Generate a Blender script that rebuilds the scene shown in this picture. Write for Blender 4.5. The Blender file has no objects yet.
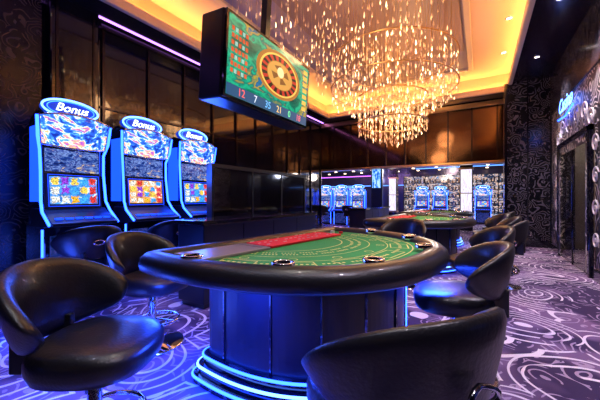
import bpy, math, random
from mathutils import Vector
random.seed(7)
D=bpy.data; SC=bpy.context.scene; COL=SC.collection
SC.view_settings.view_transform='Standard'
SC.view_settings.exposure=0.15

# ------------------------------------------------------------ materials
def P(name,col,rough=.5,metal=0,em=None,es=0,coat=0,bump=None):
    m=D.materials.new(name); m.use_nodes=True
    b=m.node_tree.nodes['Principled BSDF']
    b.inputs['Base Color'].default_value=(*col,1)
    b.inputs['Roughness'].default_value=rough
    b.inputs['Metallic'].default_value=metal
    b.inputs['Coat Weight'].default_value=coat
    if em: 
        b.inputs['Emission Color'].default_value=(*em,1); b.inputs['Emission Strength'].default_value=es
    if bump:
        nt=m.node_tree; n=nt.nodes.new('ShaderNodeTexNoise'); n.inputs['Scale'].default_value=bump[0]
        tc=nt.nodes.new('ShaderNodeTexCoord'); nt.links.new(tc.outputs['Object'],n.inputs['Vector'])
        bp=nt.nodes.new('ShaderNodeBump'); bp.inputs['Strength'].default_value=bump[1]; bp.inputs['Distance'].default_value=.01
        nt.links.new(n.outputs['Fac'],bp.inputs['Height']); nt.links.new(bp.outputs['Normal'],b.inputs['Normal'])
    return m
class N:
    def __init__(s,m): s.nt=m.node_tree; s.b=s.nt.nodes['Principled BSDF']
    def n(s,t,**kw):
        x=s.nt.nodes.new(t)
        for k,v in kw.items(): setattr(x,k,v)
        return x
    def l(s,a,b): s.nt.links.new(a,b)
    def math(s,op,a,b=None,c=None):
        x=s.n('ShaderNodeMath',operation=op)
        for i,v in enumerate((a,b,c)):
            if v is None: continue
            if isinstance(v,(int,float)): x.inputs[i].default_value=v
            else: s.l(v,x.inputs[i])
        return x.outputs[0]
    def vmath(s,op,a,b=None):
        x=s.n('ShaderNodeVectorMath',operation=op)
        for i,v in enumerate((a,b)):
            if v is None: continue
            if isinstance(v,tuple): x.inputs[i].default_value=v
            else: s.l(v,x.inputs[i])
        return x
    def ramp(s,f,stops,interp='LINEAR'):
        r=s.n('ShaderNodeValToRGB'); e=r.color_ramp; e.interpolation=interp
        while len(e.elements)<len(stops): e.elements.new(.5)
        for i,(p,c) in enumerate(stops): e.elements[i].position=p; e.elements[i].color=(*c,1)
        s.l(f,r.inputs[0]); return r.outputs[0]
    def noise(s,v,sc,det=2,out='Fac'):
        x=s.n('ShaderNodeTexNoise'); x.inputs['Scale'].default_value=sc; x.inputs['Detail'].default_value=det
        s.l(v,x.inputs['Vector']); return x.outputs[out]
    def vor(s,v,sc,feat='F1'):
        x=s.n('ShaderNodeTexVoronoi',feature=feat); x.inputs['Scale'].default_value=sc
        s.l(v,x.inputs['Vector']); return x
    def mix(s,f,a,b):
        x=s.n('ShaderNodeMix',data_type='RGBA')
        if isinstance(f,(int,float)): x.inputs[0].default_value=f
        else: s.l(f,x.inputs[0])
        for i,v in ((6,a),(7,b)):
            if isinstance(v,tuple): x.inputs[i].default_value=(*v,1)
            else: s.l(v,x.inputs[i])
        return x.outputs[2]

def scroll_lines(N_,pos,sc,freq,warp=.3,thr=.55,mscale=1.5,mthr=.46):
    """curling scroll line pattern -> 0..1"""
    nz=N_.noise(pos,sc*.9,1,'Color')
    w=N_.vmath('SCALE',N_.vmath('SUBTRACT',nz,(.5,.5,.5)).outputs[0]); w.inputs['Scale'].default_value=warp*2
    p=N_.vmath('ADD',pos,w.outputs[0]).outputs[0]
    v=N_.vor(p,sc)
    s1=N_.math('SINE',N_.math('MULTIPLY',v.outputs['Distance'],freq))
    a=N_.math('GREATER_THAN',s1,thr)
    m=N_.math('GREATER_THAN',N_.noise(pos,sc*mscale,1),mthr)
    return N_.math('MULTIPLY',a,m)

# carpet
m_carpet=P('carpet',(.1,.07,.16),.95); q=N(m_carpet)
g=q.n('ShaderNodeNewGeometry'); pos=g.outputs['Position']
l1=scroll_lines(q,pos,1.3,58,.22,.80,1.2,.43)
l2=scroll_lines(q,pos,3.8,32,.10,.72,1.2,.46)
patch=q.ramp(q.noise(pos,1.5,2),[(.45,(0,0,0)),(.53,(1,1,1))])
base=q.mix(patch,(.040,.020,.085),(.19,.11,.25))
c1=q.mix(l2,base,(.40,.30,.47))
c2=q.mix(l1,c1,(.82,.74,.86))
fz=q.ramp(q.noise(pos,220,2),[(.3,(.75,.75,.75)),(.7,(1.1,1.1,1.1))])
mm=q.n('ShaderNodeMix',data_type='RGBA',blend_type='MULTIPLY'); mm.inputs[0].default_value=1
q.l(c2,mm.inputs[6]); q.l(fz,mm.inputs[7]); q.l(mm.outputs[2],q.b.inputs['Base Color'])
bp=q.n('ShaderNodeBump'); bp.inputs['Strength'].default_value=.3; q.l(q.noise(pos,260,1),bp.inputs['Height']); q.l(bp.outputs[0],q.b.inputs['Normal'])

def filigree(name,bg,fg,sc,freq,rough=.25,thr=.5,warp=.25,metal=0.,mthr=.46):
    m=P(name,bg,rough,metal); q=N(m); g=q.n('ShaderNodeNewGeometry')
    l=scroll_lines(q,g.outputs['Position'],sc,freq,warp,thr,1.5,mthr)
    q.l(q.mix(l,bg,fg),q.b.inputs['Base Color'])
    bp=q.n('ShaderNodeBump'); bp.inputs['Strength'].default_value=.5; bp.inputs['Distance'].default_value=.02
    q.l(l,bp.inputs['Height']); q.l(bp.outputs[0],q.b.inputs['Normal'])
    return m
m_fil_white=filigree('white_filigree',(.008,.008,.012),(.75,.72,.68),2.8,40,.4,.55,.15,0,.42)
m_fil_dark=filigree('relief_black_panel',(.008,.008,.012),(.12,.11,.135),4.5,34,.2,.45,.12,0,.40)
m_fil_gold=filigree('gold_filigree',(.005,.005,.010),(.085,.06,.045),4,44,.25,.7,.12,0,.42)

m_lacq=P('black_lacquer',(.010,.008,.014),.12,0,coat=.5)
m_panel=P('smoked_mirror_panel',(.006,.007,.016),.07,0,coat=.6)
m_bronzem=P('bronze_mirror',(.13,.075,.045),.10,.9)
m_mull=P('bronze_mullion',(.05,.04,.045),.25,.9)
m_soffit=P('soffit_lacquer',(.022,.014,.020),.18,.2)
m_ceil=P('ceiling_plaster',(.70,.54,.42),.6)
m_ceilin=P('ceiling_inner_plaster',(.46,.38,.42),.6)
m_gold=P('gold_trim',(.75,.48,.22),.28,.9)
m_cream=P('cream_moulding',(.75,.60,.45),.4)
m_leather=P('black_leather',(.009,.008,.012),.36,0,coat=.1,bump=(90,.15))
m_chrome=P('chrome',(.8,.8,.85),.09,1)
m_blackpl=P('black_plastic',(.012,.012,.015),.3)
m_glossblk=P('gloss_black',(.006,.006,.012),.08,0,coat=.6)
m_woodblk=P('dark_veneer',(.010,.009,.018),.35,0,coat=.1)
def E(name,col,s): return P(name,tuple(c*.2 for c in col),.5,0,col,s)
e_cove=E('cove_led',(1,.46,.10),46)
e_blue=E('blue_led',(.012,.06,1),12)
e_bluew=E('pale_blue_led',(.08,.22,1),7)
e_purple=E('purple_led',(.5,.2,1),3.5)
e_white=E('white_light',(1,.93,.85),5)
e_warm=E('warm_light',(1,.72,.45),5)
e_mag=E('violet_light',(.55,.12,1),3)
e_text=E('sign_text',(.75,.88,1),3.0)
m_signback=E('sign_blue_field',(.008,.04,.5),1.0)

# screens
def gen(q): return q.n('ShaderNodeTexCoord').outputs['Generated']
VIV=[(0,(.8,.05,.04)),(.17,(1,.5,.03)),(.34,(.05,.4,1)),(.5,(.9,.9,.75)),(.67,(.3,.05,.7)),(.84,(1,.7,.1))]
def reels(name,nx,nz,st=1.3,bg=(.03,.08,.35)):
    m=P(name,(0,0,0),.15); q=N(m); v=gen(q)
    s=q.vmath('MULTIPLY',v,(nx,1,nz)).outputs[0]
    fl=q.vmath('FLOOR',s).outputs[0]; fr=q.vmath('FRACTION',s).outputs[0]
    sep=q.n('ShaderNodeSeparateXYZ'); q.l(fr,sep.inputs[0])
    dx=q.math('ABSOLUTE',q.math('SUBTRACT',sep.outputs[0],.5)); dz=q.math('ABSOLUTE',q.math('SUBTRACT',sep.outputs[2],.5))
    nn0=q.noise(v,16,2)
    d=q.math('ADD',q.math('MAXIMUM',dx,dz),q.math('MULTIPLY',q.math('SUBTRACT',nn0,.5),.8))
    wn=q.n('ShaderNodeTexWhiteNoise'); q.l(fl,wn.inputs['Vector'])
    c=q.ramp(wn.outputs['Value'],VIV,'CONSTANT')
    nn=q.ramp(q.noise(v,30,3),[(.4,(.2,.2,.3)),(.6,(1,1,1))])
    mx=q.n('ShaderNodeMix',data_type='RGBA',blend_type='MULTIPLY'); mx.inputs[0].default_value=1
    q.l(c,mx.inputs[6]); q.l(nn,mx.inputs[7])
    k=q.math('LESS_THAN',d,.38)
    bgc=q.ramp(q.noise(v,7,2),[(.35,tuple(x*.4 for x in bg)),(.58,bg),(.7,(.8,.9,1))])
    q.l(q.mix(k,bgc,mx.outputs[2]),q.b.inputs['Emission Color']); q.b.inputs['Emission Strength'].default_value=st
    return m
def art(name,stops,sc=5,st=1.3,det=4):
    m=P(name,(0,0,0),.15); q=N(m); v=gen(q)
    nz=q.noise(v,sc,3,'Color'); w=q.vmath('ADD',v,nz).outputs[0]
    f=q.noise(w,sc*1.4,det)
    q.l(q.ramp(f,stops),q.b.inputs['Emission Color']); q.b.inputs['Emission Strength'].default_value=st
    return m
s_up=art('slot_top_art',[(.34,(.01,.03,.35)),(.44,(.03,.16,.95)),(.49,(.12,.50,1)),(.53,(.85,.95,1)),(.57,(1,.55,.15)),(.61,(.55,.10,.5)),(.66,(.05,.10,.7)),(.76,(1,.8,.3))],2.6,1.35,3)
s_mid=art('slot_mid_art',[(.35,(.003,.01,.1)),(.48,(.02,.07,.4)),(.53,(.25,.4,.9)),(.58,(.02,.04,.25)),(.64,(.05,.1,.5)),(.7,(.8,.6,.3))],3,.9,3)
s_low=reels('slot_reel_screen',5,3,1.5,(.05,.30,.95))
s_low2=reels('slot_reel_screen_warm',5,4,1.5,(.85,.36,.10))
s_bel=art('slot_belly_art',[(.3,(.0,.005,.05)),(.5,(.01,.04,.3)),(.6,(.1,.1,.5)),(.7,(.0,.01,.08))],4,.5)

# ------------------------------------------------------------ mesh helpers
def empty(name,loc=(0,0,0),rz=0):
    o=D.objects.new(name,None); COL.objects.link(o); o.location=loc; o.rotation_euler[2]=math.radians(rz); o.empty_display_size=.1
    return o
def obj(name,verts,faces,mat,parent=None,smooth=False,bevel=0,sub=0):
    me=D.meshes.new(name); me.from_pydata([tuple(v) for v in verts],[],faces); me.update()
    import bmesh
    bm=bmesh.new(); bm.from_mesh(me); bmesh.ops.recalc_face_normals(bm,faces=bm.faces); bm.to_mesh(me); bm.free()
    o=D.objects.new(name,me); COL.objects.link(o)
    if mat: me.materials.append(mat)
    if smooth: me.polygons.foreach_set('use_smooth',[True]*len(me.polygons))
    if parent: o.parent=parent
    if bevel:
        b=o.modifiers.new('bevel','BEVEL'); b.width=bevel; b.segments=2; b.limit_method='ANGLE'
    if sub:
        s=o.modifiers.new('sub','SUBSURF'); s.levels=sub; s.render_levels=sub
    return o
BF=[(0,1,3,2),(4,6,7,5),(0,4,5,1),(2,3,7,6),(0,2,6,4),(1,5,7,3)]
def box(name,lo,hi,mat,parent=None,bevel=0):
    v=[(x,y,z) for x in(lo[0],hi[0]) for y in(lo[1],hi[1]) for z in(lo[2],hi[2])]
    return obj(name,v,BF,mat,parent,bevel=bevel)
def boxes(name,lst,mat,parent=None,bevel=0):
    vs=[];fs=[]
    for lo,hi in lst:
        b=len(vs); vs+=[(x,y,z) for x in(lo[0],hi[0]) for y in(lo[1],hi[1]) for z in(lo[2],hi[2])]
        fs+=[tuple(b+i for i in f) for f in BF]
    return obj(name,vs,fs,mat,parent,bevel=bevel)
def lathe(name,prof,mat,parent=None,n=32,loc=(0,0,0),sx=1,sy=1,cap=True,smooth=True):
    vs=[];fs=[]
    for r,z in prof:
        for i in range(n):
            a=2*math.pi*i/n; vs.append((loc[0]+r*sx*math.cos(a),loc[1]+r*sy*math.sin(a),loc[2]+z))
    for j in range(len(prof)-1):
        for i in range(n):
            fs.append((j*n+i,j*n+(i+1)%n,(j+1)*n+(i+1)%n,(j+1)*n+i))
    if cap: fs.append(tuple(range(n))); fs.append(tuple((len(prof)-1)*n+i for i in range(n)))
    return obj(name,vs,fs,mat,parent,smooth)
def tube(name,pts,r,mat,parent=None,closed=False,n=8):
    cu=D.curves.new(name,'CURVE'); cu.dimensions='3D'; cu.bevel_depth=r; cu.bevel_resolution=2; cu.use_fill_caps=True
    s=cu.splines.new('POLY'); s.points.add(len(pts)-1)
    for i,p in enumerate(pts): s.points[i].co=(*p,1)
    s.use_cyclic_u=closed
    cu.materials.append(mat); o=D.objects.new(name,cu); COL.objects.link(o)
    if parent:o.parent=parent
    return o
def text(name,body,size,loc,rot,mat,parent=None,shear=0,ext=.004):
    cu=D.curves.new(name,'FONT'); cu.body=body; cu.size=size; cu.align_x='CENTER'; cu.align_y='CENTER'; cu.shear=shear; cu.extrude=ext
    cu.materials.append(mat); o=D.objects.new(name,cu); COL.objects.link(o); o.location=loc; o.rotation_euler=rot
    if parent:o.parent=parent
    return o
def loft(name,rings,mat,parent=None,closeprof=True,cap=False,smooth=True,sub=0):
    n=len(rings[0]); vs=[v for r in rings for v in r]; fs=[]; R=len(rings)
    for j in range(R if closeprof else R-1):
        k=(j+1)%R
        for i in range(n): fs.append((j*n+i,j*n+(i+1)%n,k*n+(i+1)%n,k*n+i))
    if cap: fs.append(tuple(range(n))); fs.append(tuple((R-1)*n+i for i in range(n)))
    return obj(name,vs,fs,mat,parent,smooth,sub=sub)
def dup(root,name,loc,rz,sc=(1,1,1)):
    r=D.objects.new(name,None); COL.objects.link(r); r.location=loc; r.rotation_euler[2]=math.radians(rz); r.scale=sc; r.empty_display_size=.1
    for c in root.children:
        if c.type=='LIGHT': continue
        d=c.copy(); COL.objects.link(d); d.parent=r
    return r

# ------------------------------------------------------------ room shell
XL,XR=-5.1,1.45; ZS,ZC=3.9,4.4; YB=10.0; YF=-2.0
box('floor',(-10,YF,-.1),(6,20,0),m_carpet)
box('wall_left',(XL-.15,YF,0),(XL,YB,ZS+.7),m_panel)
boxes('wall_right',[((XR,YF,0),(XR+.15,5.8,ZS+.7)),((XR,7.82,0),(XR+.15,YB,ZS+.7)),((XR,5.8,2.2),(XR+.15,7.82,ZS+.7))],m_lacq)
box('wall_front',(XL,YF-.15,0),(XR,YF,ZS+.7),m_lacq)
box('wall_bulkhead',(XL,YB,2.15),(XR,YB+.2,ZS+.7),m_bronzem)
# foyer seen through the glass door
m_foy=P('foyer_wall',(.16,.13,.13),.4)
boxes('wall_foyer',[((XR+.15,4.6,0),(3.6,4.7,3)),((XR+.15,9.0,0),(3.6,9.1,3)),((3.6,4.6,0),(3.7,9.1,3))],m_foy)
box('ceiling_foyer',(XR+.15,4.6,3),(3.7,9.1,3.1),m_foy)
fp=empty('foyer_display',(3.3,6.6,0))
boxes('shelf',[((-.2,-1.2,.3+.5*i),(.2,2.0,.33+.5*i)) for i in range(4)]+[((-.2,-1.2+.8*i,0),(.2,-1.17+.8*i,2.1)) for i in range(5)],m_gold,fp)
box('glow',(.2,-1.2,0),(.22,2.0,2.1),art('foyer_glow',[(.4,(.04,.03,.03)),(.50,(.5,.3,.15)),(.56,(.9,.75,.6)),(.64,(.05,.2,.3))],7,.9),fp)
# coffered ceiling
CX0,CX1,CY0,CY1=-4.45,.6,.9,9.3
lip=.22
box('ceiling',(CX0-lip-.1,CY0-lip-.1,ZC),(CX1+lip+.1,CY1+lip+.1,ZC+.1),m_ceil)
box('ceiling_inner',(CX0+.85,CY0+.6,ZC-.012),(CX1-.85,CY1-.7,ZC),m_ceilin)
boxes('ceiling_soffit',[((XL,YF,ZS),(CX0,YB,ZS+.07)),((CX1,YF,ZS),(XR,YB,ZS+.07)),((CX0,YF,ZS),(CX1,CY0,ZS+.07)),((CX0,CY1,ZS),(CX1,YB,ZS+.07))],m_soffit)
boxes('trim_1',[((CX0-lip-.05,CY0-lip,ZS+.07),(CX0-lip,CY1+lip,ZC)),((CX1+lip,CY0-lip,ZS+.07),(CX1+lip+.05,CY1+lip,ZC)),
  ((CX0-lip,CY1+lip,ZS+.07),(CX1+lip,CY1+lip+.05,ZC)),((CX0-lip,CY0-lip-.05,ZS+.07),(CX1+lip,CY0-lip,ZC))],m_ceil)
boxes('trim_2',[((CX0-.06,CY0,ZS-.03),(CX0+.02,CY1,ZS+.13)),((CX1-.02,CY0,ZS-.03),(CX1+.06,CY1,ZS+.13)),
  ((CX0-.06,CY1-.02,ZS-.03),(CX1+.06,CY1+.06,ZS+.13)),((CX0-.06,CY0-.06,ZS-.03),(CX1+.06,CY0+.02,ZS+.13))],m_cream,bevel=.015)
boxes('cove_light_strip',[((CX0-lip+.02,CY0,ZS+.09),(CX0-lip+.06,CY1,ZS+.12)),((CX1+lip-.06,CY0,ZS+.09),(CX1+lip-.02,CY1,ZS+.12)),
  ((CX0,CY1+lip-.06,ZS+.09),(CX1,CY1+lip-.02,ZS+.12))],e_cove)
boxes('trim_3',[((CX0+.75,CY0+.6,ZC-.06),(CX0+.85,CY1-.6,ZC)),((CX1-.85,CY0+.6,ZC-.06),(CX1-.75,CY1-.6,ZC)),((CX0+.75,CY1-.7,ZC-.06),(CX1-.75,CY1-.6,ZC))],m_cream,bevel=.01)
boxes('ceiling_led_line',[((XL+.12,YF+.1,ZS-.012),(XL+.17,YB-.1,ZS))],e_purple)
box('trim_4',(XL,YB-.06,ZS-.16),(XR,YB,ZS-.02),m_gold,bevel=.01)
box('trim_5',(XL,YB-.05,2.13),(XR,YB+.22,2.2),m_gold,bevel=.01)
lst=[]
x=XL+.55
while x<XR: lst.append(((x-.02,YB-.04,2.2),(x+.02,YB,ZS-.16))); x+=.62
boxes('trim_6',lst,m_mull)
lst=[];y=2.45
while y<YB: lst.append(((XL,y-.02,0),(XL+.04,y+.02,ZS-.05))); y+=.75
lst+=[((XL,2.4,2.55),(XL+.03,YB,2.58)),((XL,2.4,ZS-.12),(XL+.07,YB,ZS-.05))]
boxes('trim_7',lst,m_mull)
box('baseboard_left',(XL,2.4,0),(XL+.04,YB,.14),m_lacq)
box('wall_left_ornate_panel',(XL,-1.95,.02),(XL+.1,1.65,ZS-.02),m_fil_gold)
box('wall_left_pilaster',(XL,1.7,0),(XL+.22,2.3,ZS),m_glossblk,bevel=.02)
boxes('trim_8',[((XL+.22,1.76,.1),(XL+.235,1.79,3.8)),((XL+.22,2.21,.1),(XL+.235,2.24,3.8))],m_mull)
# right facade
boxes('wall_right_ornate_panel',[((XR-.06,3.0,.15),(XR,5.78,3.0)),((XR-.06,7.84,.15),(XR,8.78,3.0)),((XR-.06,5.78,2.2),(XR,7.84,3.0))],m_fil_white)
box('wall_right_upper_panel',(XR-.09,3.0,3.0),(XR,8.78,ZS-.005),m_fil_dark)
boxes('baseboard_right',[((XR-.1,YF,0),(XR,5.75,.14)),((XR-.1,7.88,0),(XR,8.78,.14))],m_lacq)
box('wall_right_pilaster',(.52,8.8,0),(XR,9.6,ZS),m_fil_dark)
boxes('trim_9',[((.5,8.77,0),(.56,8.83,ZS)),((1.36,8.77,0),(1.42,8.8,ZS)),((.5,8.78,0),(1.45,8.8,.16)),((.94,8.785,.16),(.97,8.8,ZS))],m_glossblk)
# door
dr=empty('door_1',(XR-.07,0,0))
m_glass=P('dark_glass',(.8,.85,.9),.02); m_glass.node_tree.nodes['Principled BSDF'].inputs['Transmission Weight'].default_value=1; m_glass.node_tree.nodes['Principled BSDF'].inputs['IOR'].default_value=1.1
boxes('frame',[((-.06,5.77,0),(0,5.87,2.2)),((-.06,7.75,0),(0,7.85,2.2)),((-.06,5.77,2.1),(0,7.85,2.2)),((-.04,6.79,0),(0,6.83,2.1))],m_glossblk,dr,.01)
boxes('filigree_border',[((-.045,5.87,.05),(-.035,6.0,2.1)),((-.045,7.60,.05),(-.035,7.75,2.1)),((-.045,5.87,1.97),(-.035,7.75,2.1))],m_fil_white,dr)
box('glass',(-.03,5.87,.02),(-.02,7.75,2.1),m_glass,dr)
boxes('handles',[((-.13,6.68,.8),(-.1,6.71,1.5)),((-.13,6.91,.8),(-.1,6.94,1.5)),((-.11,6.685,.85),(-.03,6.705,.88)),((-.11,6.685,1.42),(-.03,6.705,1.45)),((-.11,6.915,.85),(-.03,6.935,.88)),((-.11,6.915,1.42),(-.03,6.935,1.45))],m_chrome,dr)
m_scr=P('white_scrollwork',(.8,.78,.75),.4,.0)
sc=empty('scrollwork_arch',(XR-.1,6.81,2.3))
def spiral(cy,cz,r,turns,dirn,a0):
    pts=[]
    for i in range(40):
        t=i/39; a=a0+dirn*t*turns*2*math.pi; rr=r*(1-t*.9); pts.append((0,cy+rr*math.cos(a),cz+rr*math.sin(a)))
    return pts
k=0
for s in(-1,1):
    for (cy,cz,r,a0) in((.25,.22,.2,-1.6),(.68,.16,.18,-1.2),(1.0,.0,.16,-.8),(1.2,-.4,.14,0),(1.22,-.85,.13,.3),(1.2,-1.3,.13,0),(1.22,-1.75,.12,0)):
        k+=1
        tube('curl_%d'%k,[(p[0],p[1]*1,p[2]) for p in spiral(s*cy,cz,r,1.6,s,a0 if s>0 else math.pi-a0)],.011,m_scr,sc)
ns=empty('neon_sign',(XR-.14,7.1,2.86))
text('lettering','Casino',.36,(0,0,0),(math.pi/2,0,-math.pi/2),e_bluew,ns,.3)
tube('underline',[(0,.55,-.2),(0,0,-.24),(0,-.55,-.16)],.014,e_blue,ns)

# ------------------------------------------------------------ back hall
YH=19.0
box('wall_back',(-10,YH,0),(6,YH+.2,3.0),P('hall_wall',(.10,.08,.12),.15,.5))
box('wall_hall_left',(-10.1,YB,0),(-10,YH,3.0),m_lacq)
box('wall_hall_right',(6,YB,0),(6.1,YH,3.0),m_lacq)
boxes('wall_hall_front',[((-10,YB,0),(XL-.15,YB+.15,3)),((XR+.15,YB,0),(6,YB+.15,3))],m_lacq)
box('ceiling_hall',(-10,YB+.2,2.7),(6,YH+.2,2.8),P('hall_ceiling',(.16,.14,.15),.10,.8))
lst=[]
for i in range(13):
    for j in range(6):
        xx=-8.5+i*1.1; yy=10.9+j*1.4; lst.append(((xx-.06,yy-.06,2.68),(xx+.06,yy+.06,2.7)))
boxes('hall_downlights',lst,e_warm)
boxes('hall_neon_strips',[((-9,13.0,2.5),(-3.6,13.05,2.56)),((-9,12.9,2.1),(-3.6,12.93,2.13))],e_mag)
boxes('hall_blue_strips',[((-9,YH-.3,1.9),(5,YH-.25,1.95)),((-2.6,14.9,2.5),(4,14.95,2.54))],E('soft_blue_strip',(.1,.3,1),2))
for i,(x0,y0) in enumerate(((-.42,12.2),(-3.9,16.0),(1.2,16.5))):
    c=empty('lit_column',(x0,y0,0))
    box('core',(-.2,-.2,.0),(.2,.2,2.7),m_lacq,c)
    boxes('light_panels',[((-.17,-.21,.5),(.17,-.2,2.15))],art('column_glow_%d'%i,[(.35,(.6,.5,.9)),(.5,(.95,.9,1)),(.65,(.7,.6,.9))],3,1.15),c)
    boxes('bands',[((-.22,-.22,.42),(.22,.22,.48)),((-.22,-.22,2.15),(.22,.22,2.22)),((-.22,-.22,1.3),(.22,.22,1.33))],m_gold,c)
dc=empty('display_standin',(-1.4,17.2,0))  # invented shelf display, stands in for a glass wall with reflections
boxes('shelves',[((-2.2,-.2,.4+.38*i),(3.2,.2,.42+.38*i)) for i in range(6)]+[((-2.2+1.08*i,-.2,0),(-2.17+1.08*i,.2,2.35)) for i in range(6)],m_lacq,dc)
box('reflection_glow',(-2.2,.2,.1),(3.2,.22,2.3),art('glass_wall_glow',[(.40,(.02,.03,.07)),(.49,(.04,.10,.22)),(.53,(1,.5,.2)),(.57,(.85,.8,.9)),(.61,(.06,.05,.12)),(.66,(.06,.3,.6)),(.72,(.4,.15,.7))],7,1.0),dc)  # glowing colours paint the glass wall's reflections and coloured lights
vs=[]
for i in range(5):
    for j in range(34):
        xx=-2.1+j*.152+random.uniform(-.02,.02); h=random.uniform(.1,.25); vs.append(((xx-.03,-.05,.42+.38*i),(xx+.03,.03,.42+.38*i+h)))
boxes('bottles',vs,P('bottle_glass',(.12,.08,.07),.1,.4),dc)
bs=empty('totem_screen',(-3.1,10.4,0))
box('body',(-.2,-.07,0),(.2,.07,2.6),m_blackpl,bs,.02); box('screen',(-.15,-.08,1.5),(.15,-.07,2.5),art('totem_blue',[(.4,(.01,.08,.6)),(.5,(.03,.3,1)),(.6,(.5,.8,1))],3,1.1),bs); 
box('foot',(-.3,-.2,0),(.3,.2,.03),m_blackpl,bs)

# ------------------------------------------------------------ slot machine
E_side=E('side_blue_glow',(.006,.05,1),2.6)
def slot(name,loc,rz,low,up):
    r=empty(name,loc,rz)
    box('lower_cabinet',(-.33,-.2,0),(.33,.32,.82),m_glossblk,r,.015)
    box('belly_glass',(-.27,-.215,.12),(.27,-.2,.7),s_bel,r)
    prof=[(-.18,.80),(-.46,.82),(-.47,.86),(-.2,.98),(-.14,1.02),(.1,1.02),(.1,.8)]
    vs=[(x,y,z) for x in(-.35,.35) for y,z in prof]; n=len(prof)
    obj('button_deck',vs,[tuple(range(n)),tuple(range(n,2*n))]+[(i,(i+1)%n,n+(i+1)%n,n+i) for i in range(n)],m_blackpl,r,bevel=.012)
    bl=[]
    for i in range(6):
        xx=-.25+i*.1; bl.append(((xx-.035,-.40,.895),(xx+.035,-.35,.915)))
    boxes('buttons',bl,E_side,r)
    prof=[(-.14,1.0),(-.10,1.42),(-.08,1.72),(-.16,2.0),(-.14,2.14),(.1,2.2),(.28,2.1),(.32,.8),(-.1,.8)]
    n=len(prof); vs=[(x,y,z) for x in(-.31,.31) for y,z in prof]
    obj('upper_cabinet',vs,[tuple(range(n)),tuple(range(n,2*n))]+[(i,(i+1)%n,n+(i+1)%n,n+i) for i in range(n)],m_glossblk,r,bevel=.01)
    def quad(nm,x,z0,y0,z1,y1,mt,x1=None):
        x1=x1 or x
        obj(nm,[(-x,y0,z0),(x,y0,z0),(x1,y1,z1),(-x1,y1,z1),(-x,y0+.02,z0),(x,y0+.02,z0),(x1,y1+.02,z1),(-x1,y1+.02,z1)],
            [(0,1,2,3),(7,6,5,4),(0,4,5,1),(1,5,6,2),(2,6,7,3),(3,7,4,0)],mt,r)
    quad('reel_screen_bezel',.30,1.03,-.155,1.43,-.115,m_blackpl)
    quad('reel_screen',.25,1.07,-.163,1.40,-.13,low)
    tube('reel_screen_trim',[(-.27,-.172,1.045),(.27,-.172,1.045),(.27,-.135,1.42),(-.27,-.135,1.42)],.004,E_side,r,True)
    quad('middle_glass',.285,1.46,-.118,1.73,-.10,s_mid)
    NX=12
    vs=[];fs=[]
    for j in range(7):
        t=j/6
        for i in range(NX+1):
            s=-1+2*i/NX
            xx=s*(.33+.03*t); zt=2.09+.05*(1-s*s); zb=1.77-.03*(1-s*s)
            vs.append((xx,-.14-.10*(1-s*s)*.6-.05*t,zb+(zt-zb)*t))
    for j in range(6):
        for i in range(NX): a=j*(NX+1)+i; fs.append((a,a+1,a+NX+2,a+NX+1))
    o=obj('top_screen',vs,fs,up,r,True); so=o.modifiers.new('s','SOLIDIFY'); so.thickness=.03; so.offset=0
    b=[vs[i] for i in range(NX+1)]; tp=[vs[6*(NX+1)+i] for i in range(NX+1)]
    loopp=[(p[0]*1.03,p[1]-.01,p[2]) for p in b]+[(p[0]*1.03,p[1]-.01,p[2]) for p in tp[::-1]]
    tube('top_screen_frame',loopp,.012,m_chrome,r,True)
    box('top_screen_housing',(-.33,-.12,1.78),(.33,.1,2.1),m_glossblk,r,.03)
    for s,nm in((-1,'left'),(1,'right')):
        tube('led_edge_'+nm,[(s*.36,-.44,.84),(s*.36,-.25,.98),(s*.345,-.17,1.1),(s*.335,-.13,1.45),(s*.34,-.12,1.7),(s*.375,-.17,1.85),(s*.39,-.2,2.08)],.015,e_blue,r)
        tube('led_lower_'+nm,[(s*.345,-.21,.05),(s*.345,-.21,.78)],.012,e_blue,r)
        box('side_glow_'+nm,(s*.325-.006,-.05,1.1),(s*.325+.006,.2,2.0),E_side,r)
    n=40; pts=[(.30*math.cos(2*math.pi*i/n),-.06,2.245+.11*math.sin(2*math.pi*i/n)) for i in range(n)]
    vs=[(p[0]*.97,-.05,2.245+(p[2]-2.245)*.97) for p in pts]+[(p[0]*.97,.05,2.245+(p[2]-2.245)*.97) for p in pts]
    obj('topper_body',vs,[tuple(range(n)),tuple(range(n,2*n))]+[(i,(i+1)%n,n+(i+1)%n,n+i) for i in range(n)],m_signback,r)
    tube('topper_neon',pts,.012,e_bluew,r,True)
    tube('topper_inner_neon',[(p[0]*.84,-.062,2.245+(p[2]-2.245)*.8) for p in pts],.005,e_blue,r,True)
    text('topper_text','Bonus',.14,(0,-.065,2.25),(math.pi/2,0,0),e_text,r,.35)
    return r
sa=slot('slot_machine',(-4.45,1.75,0),90,s_low,s_up)
slot('slot_machine',(-4.45,2.68,0),90,s_low2,s_up)
slot('slot_machine',(-4.45,3.62,0),90,s_low,s_up)
for i,(xx,yy,a) in enumerate(((-6.6,12.0,0),(-5.85,12,0),(-5.1,12,0),(-4.35,12,0),(-2.4,15.5,0),(-1.6,15.5,0),(.1,15.5,0),(-7.5,15,0),(-6.7,15,0),(-5.9,15,0))):
    dup(sa,'slot_machine',(xx,yy,0),a,(.85,.85,.72))

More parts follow.
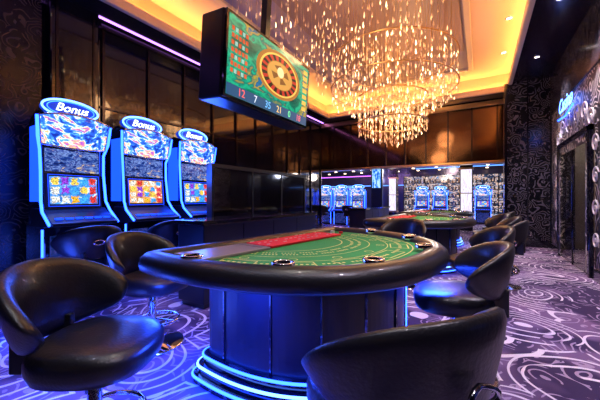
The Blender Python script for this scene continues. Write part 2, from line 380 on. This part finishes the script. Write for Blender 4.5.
# ------------------------------------------------------------ casino chair
def chair(name,loc,rz):
    r=empty(name,loc,rz)
    def ring(s,z,n=36,dz=0):
        out=[]
        for i in range(n):
            a=2*math.pi*i/n; c,sn=math.cos(a),math.sin(a); p=2/2.7
            x=.235*s*abs(c)**p*(1 if c>0 else -1)+.03; y=.235*s*abs(sn)**p*(1 if sn>0 else -1)
            out.append((x,y,z-dz*max(0,x)**2))
        return out
    loft('seat',[ring(.80,.43),ring(.95,.44),ring(1.0,.475),ring(1.0,.51),ring(.95,.545,dz=.3),ring(.8,.56,dz=.4),ring(.45,.56,dz=.2),ring(.05,.555)],m_leather,r,False,True)
    NT=25; rings=[]
    for i in range(NT):
        t=-1+2*i/(NT-1); a=math.pi+t*math.radians(84)
        k=abs(t)
        zt=.88-.17*k**2.3; zb=.52+.09*k**2
        end=1 if k<.9 else 1-(k-.9)*4
        zm=(zt+zb)/2; zt=zm+(zt-zm)*end; zb=zm+(zb-zm)*end
        sec=[]
        for (f,off) in((0,-.012),(.25,-.034),(.6,-.036),(.9,-.03),(1.0,0),(.93,.03),(.6,.03),(.25,.03),(0,.012)):
            z=zb+(zt-zb)*f; R=.25+.06*f+off*end
            sec.append((R*math.cos(a)*1.0+.02,R*math.sin(a),z))
        rings.append(sec)
    vs=[v for s in rings for v in s]; n=9; fs=[]
    for j in range(NT-1):
        for i in range(n): fs.append((j*n+i,j*n+(i+1)%n,(j+1)*n+(i+1)%n,(j+1)*n+i))
    fs.append(tuple(range(n))); fs.append(tuple((NT-1)*n+i for i in range(n)))
    obj('backrest',vs,fs,m_leather,r,True,sub=1)
    boxes('back_brackets',[((-.26,-.12,.44),(-.17,-.09,.60)),((-.26,.09,.44),(-.17,.12,.60))],m_blackpl,r,.006)
    n=20
    tube('back_handle',[(-.312-.012*abs(math.cos(2*math.pi*i/n)),.045*math.cos(2*math.pi*i/n),.70+.022*math.sin(2*math.pi*i/n)) for i in range(n)],.007,m_chrome,r,True)
    lathe('column',[(.055,.02),(.045,.05),(.028,.08),(.028,.30),(.04,.31),(.04,.39),(.12,.42),(.12,.432)],m_chrome,r,24)
    lathe('base_disc',[(.23,0),(.235,.008),(.22,.018),(.08,.035),(.05,.05)],m_chrome,r,40)
    n=24
    tube('footrest',[(.05+.15*math.cos(2*math.pi*i/n),.15*math.sin(2*math.pi*i/n),.2) for i in range(n)],.011,m_chrome,r,True)
    tube('footrest_arm',[(-.1,0,.2),(.2,0,.2)],.009,m_chrome,r)
    return r
ch=chair('casino_chair',(-1.44,.66,0),32)
for (x,y,a) in((-.25,.965,143),(-.13,2.20,190),(-2.2,1.42,15),(-3.55,1.55,175),(-3.55,2.55,165),(-.02,3.5,200),
               (.22,4.7,170),(.22,5.5,185),(.15,6.4,200),(-.9,4.05,260),(.3,7.5,180),(-4.4,11.1,90),(-5.6,11.1,90)):
    dup(ch,'casino_chair',(x,y,0),a)

# ------------------------------------------------------------ gaming table
A,B,NE=1.35,1.09,2.3
def outline():
    pts=[];p=2/NE;n=60
    for i in range(n+1):
        a=-math.pi/2+math.pi*i/n
        c,s=max(0,math.cos(a)),math.sin(a)
        pts.append((A*c**p,B*abs(s)**p*(1 if s>0 else -1)))
    for i in range(1,6):
        a=math.pi/2+ (math.pi/2)*i/5; pts.append((.0+.12*math.cos(a),B-.12+.12*math.sin(a)))
    m=12
    for i in range(1,m): pts.append((-.12,(B-.12)*(1-2*i/m)))
    for i in range(0,5):
        a=math.pi+(math.pi/2)*i/5; pts.append((.12*math.cos(a),-B+.12+.12*math.sin(a)))
    return pts
OUT=outline()
def offs(d,z):
    n=len(OUT); out=[]
    for i in range(n):
        a=OUT[(i-2)%n]; b=OUT[(i+2)%n]; tx,ty=b[0]-a[0],b[1]-a[1]; L=math.hypot(tx,ty) or 1
        nx,ny=ty/L,-tx/L
        if d<=.2: out.append((OUT[i][0]-nx*d,OUT[i][1]-ny*d,z))
        else:
            cx=.52; s=1-d/1.12; sx=1-d/1.1
            out.append((cx+(OUT[i][0]-cx)*max(sx,.2),OUT[i][1]*s,z))
    return out
m_felt=P('green_felt',(.02,.26,.07),.9); q=N(m_felt); g=q.n('ShaderNodeNewGeometry')
q.l(q.mix(q.ramp(q.noise(g.outputs['Position'],300,2),[(.35,(0,0,0)),(.65,(1,1,1))]),(.02,.24,.05),(.035,.34,.08)),q.b.inputs['Base Color'])
m_yel=P('yellow_print',(.75,.72,.22),.8); m_wht=P('white_print',(.75,.8,.7),.8); m_red=P('red_layout',(.75,.008,.02),.7)
m_grey=P('acrylic_cover',(.34,.27,.29),.25); 
def strip(pts,w,z):
    vs=[];fs=[]
    n=len(pts)
    for i in range(n):
        a=pts[max(0,i-1)]; b=pts[min(n-1,i+1)]; tx,ty=b[0]-a[0],b[1]-a[1]; L=math.hypot(tx,ty) or 1
        nx,ny=-ty/L*w/2,tx/L*w/2
        vs+=[(pts[i][0]+nx,pts[i][1]+ny,z),(pts[i][0]-nx,pts[i][1]-ny,z)]
    for i in range(n-1): fs.append((2*i,2*i+1,2*i+3,2*i+2))
    return vs,fs
def multi(name,strips,mat,parent):
    V=[];F=[]
    for vs,fs in strips:
        b=len(V); V+=vs; F+=[tuple(b+i for i in f) for f in fs]
    return obj(name,V,F,mat,parent)
def arcpts(s,a0,a1,n=40):
    p=2/NE; out=[]
    for i in range(n+1):
        a=math.radians(a0+(a1-a0)*i/n); c,sn=math.cos(a),math.sin(a)
        out.append(((A*s)*max(0,c)**p,(B*s)*abs(sn)**p*(1 if sn>0 else -1)))
    return out
def table(name,loc,rz,full=True):
    r=empty(name,loc,rz)
    loft('padded_rail',[offs(*p) for p in((.165,.772),(.15,.800),(.12,.818),(.08,.824),(.04,.815),(.01,.79),(0,.755),(.006,.72),(.035,.70),(.12,.69),(.17,.70))],m_leather,r)
    f=offs(.16,.782); obj('felt',f,[tuple(range(len(f)))],m_felt,r)
    f2=offs(.12,.70); f3=offs(.12,.76); loft('deck',[f2,f3],m_blackpl,r,False,True,False)
    loft('pedestal',[offs(.37,.08),offs(.37,.71)],m_woodblk,r,False,True,False)
    loft('plinth',[offs(.28,.0),offs(.28,.045),offs(.308,.05),offs(.308,.10),offs(.338,.105),offs(.338,.155),offs(.37,.16)],m_glossblk,r,False,True,False)
    for i,(d,z) in enumerate(((.275,.04),(.303,.095),(.333,.15))):
        tube('led_ring_%d'%(i+1),offs(d,z),.008,e_blue if i!=1 else e_bluew,r,True)
    pl=offs(.367,.1)
    boxes('pedestal_ribs',[((pl[i][0]-.006,pl[i][1]-.006,.16),(pl[i][0]+.006,pl[i][1]+.006,.69)) for i in range(2,60,7)],m_glossblk,r)
    tube('led_vertical_1',[(pl[52][0]*1.0,pl[52][1]+.01,.17),(pl[52][0],pl[52][1]+.01,.68)],.008,e_blue,r)
    tube('led_vertical_2',[(pl[38][0]+.01,pl[38][1],.17),(pl[38][0]+.01,pl[38][1],.68)],.012,e_blue,r)
    z=.7845
    st=[]
    for s,w in((.83,.008),(.70,.006),(.60,.006),(.44,.008)):
        st.append(strip(arcpts(s,-74,74),w,z))
    for k in range(7):
        a=-66+22*k
        p=2/NE
        def pt(s,aa):
            aa=math.radians(aa); c,sn=math.cos(aa),math.sin(aa)
            return (A*s*max(0,c)**p,B*s*abs(sn)**p*(1 if sn>0 else -1))
        loopp=[pt(.81,a-6),pt(.81,a+6),pt(.72,a+7),pt(.72,a-7),pt(.81,a-6)]
        for i in range(4): st.append(strip([loopp[i],loopp[i+1]],.008,z))
        c=pt(.66,a); st.append(strip([(c[0]+.028*math.cos(t*math.pi/6),c[1]+.028*math.sin(t*math.pi/6)) for t in range(13)],.006,z))
    multi('layout_lines',st,m_yel,r)
    st=[]
    for s in(.50,.545,.765):
        for k in range(70):
            a=-72+k*2.06
            if k%6==5: continue
            q1=arcpts(s,a,a+1.1,1); st.append(strip(q1,.022,z+.0005))
    multi('layout_lettering',st,m_yel,r)
    box('red_tray',(-.0,-.32,.783),(.30,.62,.800),m_red,r,.004)
    rows=[]
    for i in range(0,6,2):
        for k in range(15):
            if random.random()<.55: rows.append(((.034+i*.046,-.29+k*.06,.800),(.042+i*.046,-.29+k*.06+random.uniform(.02,.04),.803)))
    boxes('tray_lettering',rows,m_wht,r)
    box('card_cover',(.0,-.90,.783),(.33,-.36,.803),m_grey,r,.006)
    boxes('cover_lines',[((.03,-.86,.803),(.30,-.85,.805)),((.03,-.42,.803),(.30,-.41,.805)),((.03,-.86,.803),(.04,-.41,.805))],m_blackpl,r)
    for i,a in enumerate((-78,-50,-22,12,42,70)):
        pp=arcpts(.885,a,a+1,1)[0]
        lathe('cup_holder_%d'%(i+1),[(.056,.80),(.058,.828),(.050,.833),(.042,.828),(.040,.80),(.0385,.79)],m_chrome,r,28,(pp[0],pp[1],0),cap=False)
        lathe('cup_well_%d'%(i+1),[(.040,.812),(.001,.812)],m_glossblk,r,20,(pp[0],pp[1],0),cap=False)
    for i,(cx,cy,h,cl) in enumerate(((.14,.72,.03,m_wht),(.2,.78,.02,m_red))):
        lathe('chip_stack_%d'%(i+1),[(.02,.783),(.02,.783+h)],cl,r,20,(cx,cy,0),smooth=False)
    return r
tb=table('blackjack_table',(-1.52,2.08,0),-8)
dup(tb,'blackjack_table',(-1.4,5.55,0),-4)
dup(tb,'blackjack_table',(-1.5,8.3,0),-4)

def console(loc,ly):
    c=empty('pit_console',loc)
    box('body',(-.2,0,.05),(.2,ly,.86),m_woodblk,c,.01); box('top',(-.23,-.03,.86),(.23,ly+.03,.91),m_glossblk,c,.01)
    box('kick',(-.17,.03,0),(.17,ly-.03,.05),m_blackpl,c)
    boxes('door_gaps',[((.2,ly*i/4-.004,.1),(.203,ly*i/4+.004,.84)) for i in(1,2,3)],m_mull,c)
console((-2.6,2.1,0),2.4); console((-2.5,6.8,0),2.1)
pt=empty('glass_partition',(-3.6,3.3,0))
box('panel',(-.04,0,.06),(.04,2.8,1.62),m_glossblk,pt,.005)
boxes('frame',[((-.06,-.04,0),(.06,0,1.68)),((-.06,2.8,0),(.06,2.84,1.68)),((-.06,0,1.62),(.06,2.8,1.68)),((-.06,0,0),(.06,2.8,.06)),((-.05,.93,.06),(.05,.96,1.62)),((-.05,1.86,.06),(.05,1.89,1.62))],m_blackpl,pt,.004)

# ------------------------------------------------------------ hanging display
tv=empty('hanging_television',(-2.05,2.84,2.52)); tv.rotation_euler[1]=math.radians(4)
W,H=.78,.40
box('housing',(-.34,-W-.02,-H-.02),(-.03,W+.02,H+.02),m_blackpl,tv,.02)
box('bezel',(-.03,-W-.01,-H-.01),(.0,W+.01,H+.01),m_glossblk,tv,.006)
m_tvbg=art('tv_green_scene',[(.3,(.0,.06,.05)),(.42,(.005,.20,.12)),(.5,(.02,.50,.26)),(.56,(.01,.16,.14)),(.62,(.55,.38,.04)),(.66,(.02,.14,.25)),(.75,(.05,.2,.5))],2.2,1.0)
box('screen',(.0,-W+.02,-H+.02),(.003,W-.02,H-.02),m_tvbg,tv)
def disc(nm,cy,cz,r0,r1,x,mat,n=48,sy=1.0,seg=None,sz=.72):
    vs=[];fs=[]
    for i in range(n):
        a=2*math.pi*i/n; vs+=[(x,cy+r0*sy*math.cos(a),cz+sz*r0*math.sin(a)),(x,cy+r1*sy*math.cos(a),cz+sz*r1*math.sin(a))]
    for i in range(n):
        if seg is not None and i%2!=seg: continue
        j=(i+1)%n; fs.append((2*i,2*i+1,2*j+1,2*j))
    return obj(nm,vs,fs,mat,tv)
disc('wheel_rim',.10,.07,.001,.37,.004,E('tv_wood',(.45,.18,.03),.9),sy=1.2)
disc('wheel_gold',.10,.07,.30,.325,.006,E('tv_gold',(1,.6,.12),1),sy=1.2)
disc('wheel_red',.10,.07,.22,.30,.0065,E('tv_red',(.6,.03,.02),.9),36,1.2,0)
disc('wheel_black',.10,.07,.22,.30,.0065,E('tv_black',(.01,.01,.01),.5),36,1.2,1)
disc('wheel_inner',.10,.07,.001,.21,.007,E('tv_wood2',(.75,.38,.08),.9),sy=1.2)
disc('wheel_spokes',.10,.08,.05,.15,.0075,E('tv_wood3',(.25,.09,.02),.9),8,1.2,0)
disc('wheel_hub',.10,.11,.001,.06,.008,E('tv_hub',(1,.8,.4),1),sy=1.15,sz=1)
boxes('tv_info_bar',[((.003,-W+.02,-H+.02),(.006,W-.02,-H+.13))],E('tv_bar',(.01,.09,.22),.9),tv)
m_e1=E('tv_cr',(.75,.1,.03),.9); m_e2=E('tv_cw',(.35,.65,.55),.9)
bl={0:[],1:[]}
for i in range(7):
    for j in range(5): bl[(i*j+j)%2].append(((.005,-.72+j*.05,-.16+i*.066),(.007,-.685+j*.05,-.12+i*.066)))
boxes('tv_cells_red',bl[0],m_e1,tv); boxes('tv_cells_pale',bl[1],m_e2,tv)
boxes('tv_side_cells',[((.005,.62,-.2+i*.08),(.007,.72,-.15+i*.08)) for i in range(7)],E('tv_cy',(1,.6,.1),.9),tv)
for i,(s,c) in enumerate((('12',(1,.15,.1)),('7',(.8,.9,1)),('35',(.2,.6,1)),('21',(1,.7,.2)),('0',(.2,1,.4)),('18',(1,.2,.2)))):
    text('tv_digit_%d'%i,s,.11,(.008,-.55+i*.22,-H+.075),(math.pi/2,0,math.pi/2),E('tv_txt_%d'%i,c,1.1),tv,ext=.001)
box('ceiling_pole',(-.22,-.04,H),(-.14,.04,1.90),m_blackpl,tv)
# ------------------------------------------------------------ chandelier
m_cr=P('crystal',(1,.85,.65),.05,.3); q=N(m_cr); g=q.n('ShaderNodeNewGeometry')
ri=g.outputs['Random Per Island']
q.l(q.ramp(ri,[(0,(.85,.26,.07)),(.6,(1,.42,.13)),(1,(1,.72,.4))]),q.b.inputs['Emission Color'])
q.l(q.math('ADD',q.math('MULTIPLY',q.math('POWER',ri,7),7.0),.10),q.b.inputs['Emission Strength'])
chd=empty('crystal_chandelier',(-1.5,6.05,0))
V=[];F=[];WV=[];WF=[]
def rod(x,y,z0,z1,r):
    b=len(V); zm=z0+(z1-z0)*.3
    V.extend([(x,y,z0),(x+r,y,zm),(x,y+r,zm),(x-r,y,zm),(x,y-r,zm),(x,y,z1)])
    F.extend([(b,b+2,b+1),(b,b+3,b+2),(b,b+4,b+3),(b,b+1,b+4),(b+5,b+1,b+2),(b+5,b+2,b+3),(b+5,b+3,b+4),(b+5,b+4,b+1)])
def wire(x,y,z0,z1,w=.0014):
    b=len(WV); WV.extend([(x-w,y-w,z0),(x+w,y-w,z0),(x,y+w,z0),(x-w,y-w,z1),(x+w,y-w,z1),(x,y+w,z1)])
    WF.extend([(b,b+1,b+4,b+3),(b+1,b+2,b+5,b+4),(b+2,b,b+3,b+5)])
ZT=ZC-.05
def string(x,y,zb,zt,dens=1):
    wire(x,y,zb,ZT)
    z=zb
    while z<zt:
        L=random.uniform(.05,.12); rod(x,y,z,z+L,.010); z+=L+random.uniform(.02,.14)/dens
for ri_,(R,zb,zt,n) in enumerate(((.1,2.24,2.9,7),(.24,2.26,2.9,13),(.38,2.30,3.0,20),(.52,2.36,3.0,27),(.64,2.44,3.1,34),
      (.78,2.82,3.4,38),(.92,2.90,3.5,42),(1.06,2.98,3.6,46),(1.16,3.04,3.7,50))):
    for i in range(n):
        a=2*math.pi*(i+random.uniform(-.2,.2))/n
        string(R*math.cos(a),R*math.sin(a)*1.1,zb+random.uniform(-.05,.06)+.05*math.sin(3*a),zt+random.uniform(-.1,.3),1.1)
for i in range(320):
    yy=random.uniform(-3.4,-.5); xx=random.uniform(-1.35,1.15)
    zb=2.9+random.uniform(0,.5)+.12*abs(xx)+.10*max(0,-yy-.6); 
    string(xx,yy,zb,zb+random.uniform(.2,.5),.8)
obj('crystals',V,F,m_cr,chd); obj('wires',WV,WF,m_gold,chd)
for i,(R,z) in enumerate(((.66,3.12),(1.18,3.82),(.66,2.62),(1.18,3.3))):
    n=48; tube('gold_ring_%d'%(i+1),[(R*math.cos(2*math.pi*j/n),1.1*R*math.sin(2*math.pi*j/n),z) for j in range(n)],.014,m_gold,chd,True)
box('canopy',(-1.4,-3.5,ZC-.05),(1.2,1.4,ZC-.013),P('canopy_plaster',(.4,.28,.24),.4),chd,.01)
def light(kind,name,loc,en,col,size=.3,rot=None,parent=None,spot=None,sy=None):
    l=D.lights.new(name,kind); l.energy=en; l.color=col
    if kind=='AREA':
        l.size=size
        if sy: l.shape='RECTANGLE'; l.size_y=sy
    elif kind!='SUN': l.shadow_soft_size=size
    if spot: l.spot_size=math.radians(spot); l.spot_blend=.6
    o=D.objects.new(name,l); COL.objects.link(o); o.location=loc
    if rot: o.rotation_euler=rot
    if parent:o.parent=parent
    return o
light('POINT','chandelier_bulb',(0,0,2.8),40,(1,.55,.25),.3,parent=chd)
light('POINT','chandelier_bulb_b',(0,-2,3.5),40,(1,.55,.25),.3,parent=chd)
light('POINT','chandelier_bulb_c',(.3,.6,3.5),30,(1,.55,.25),.3,parent=chd)
def down(loc,en,col=(1,.86,.78),ang=85,tilt=0):  # added ceiling spots that brighten felt, carpet and facade
    r=empty('added_downlight',loc)
    lathe('trim_ring',[(.065,0),(.065,-.012),(.045,-.012),(.045,0)],m_chrome,r,24,cap=False)
    lathe('lens',[(.044,-.004),(.001,-.004)],e_white,r,20,cap=False)
    light('SPOT','lamp',(0,0,-.03),en,col,.05,parent=r,spot=ang,rot=(0,math.radians(tilt),0))
down((.95,1.0,ZS),210,(.90,.78,1)); down((1.0,3.2,ZS),250,(.90,.78,1)); down((.95,5.4,ZS),230,(.92,.80,1)); down((.95,7.4,ZS),190,(.95,.84,1))
# spots added to brighten the right facade, from the coffer edge
for y in(5.0,6.6,8.1): down((.45,y,ZC),110,(1,.88,.8),60,22)
down((-1.1,1.6,ZC),130,(1,.9,.8),60); down((-.2,.2,ZS),50,(.9,.85,1)); down((-1.6,.1,ZS),45,(.7,.7,1))
down((-3.3,1.0,ZC),36,(.5,.55,1))
for y in(1.75,2.68,3.62):
    light('AREA','slot_glow_lamp',(-4.05,y,1.6),26,(.03,.11,1),.5,(0,math.radians(-50),0))
light('POINT','blue_floor_glow',(-3.3,.9,.3),32,(.03,.09,1),.2)
light('POINT','blue_floor_glow_b',(-2.1,.7,.2),14,(.04,.10,1),.2)
light('AREA','table_underglow',(.6,-.88,.67),24,(.015,.06,1),.25,(0,0,0),parent=tb)
light('AREA','table_underglow_b',(1.19,.3,.67),26,(.015,.06,1),.25,(0,0,0),parent=tb)
light('AREA','table_underglow_c',(.0,-.88,.67),20,(.015,.06,1),.2,(0,0,0),parent=tb)
for (x,y,c,e) in((-6,13.5,(.6,.35,1),80),(-2,13,(1,.8,.65),70),(2,13,(.7,.75,1),60),(-5.5,11,(.55,.35,1),40),(-1.5,16,(1,.85,.75),80),(-6,17,(.5,.6,1),60)):
    light('POINT','hall_lamp',(x,y,2.4),e,c,.2)
light('POINT','foyer_lamp',(2.5,6.8,2.6),60,(1,.75,.55),.2)
w=D.worlds.new('world'); SC.world=w; w.use_nodes=True
w.node_tree.nodes['Background'].inputs[0].default_value=(.25,.2,.4,1); w.node_tree.nodes['Background'].inputs[1].default_value=.05
# camera
cam=D.cameras.new('camera'); cam.lens=18; cam.sensor_width=36; cam.clip_start=.02
co=D.objects.new('camera',cam); COL.objects.link(co); co.location=(0,0,1.14); co.rotation_euler=(math.pi/2,0,math.radians(31)); cam.shift_y=-.003
SC.camera=co
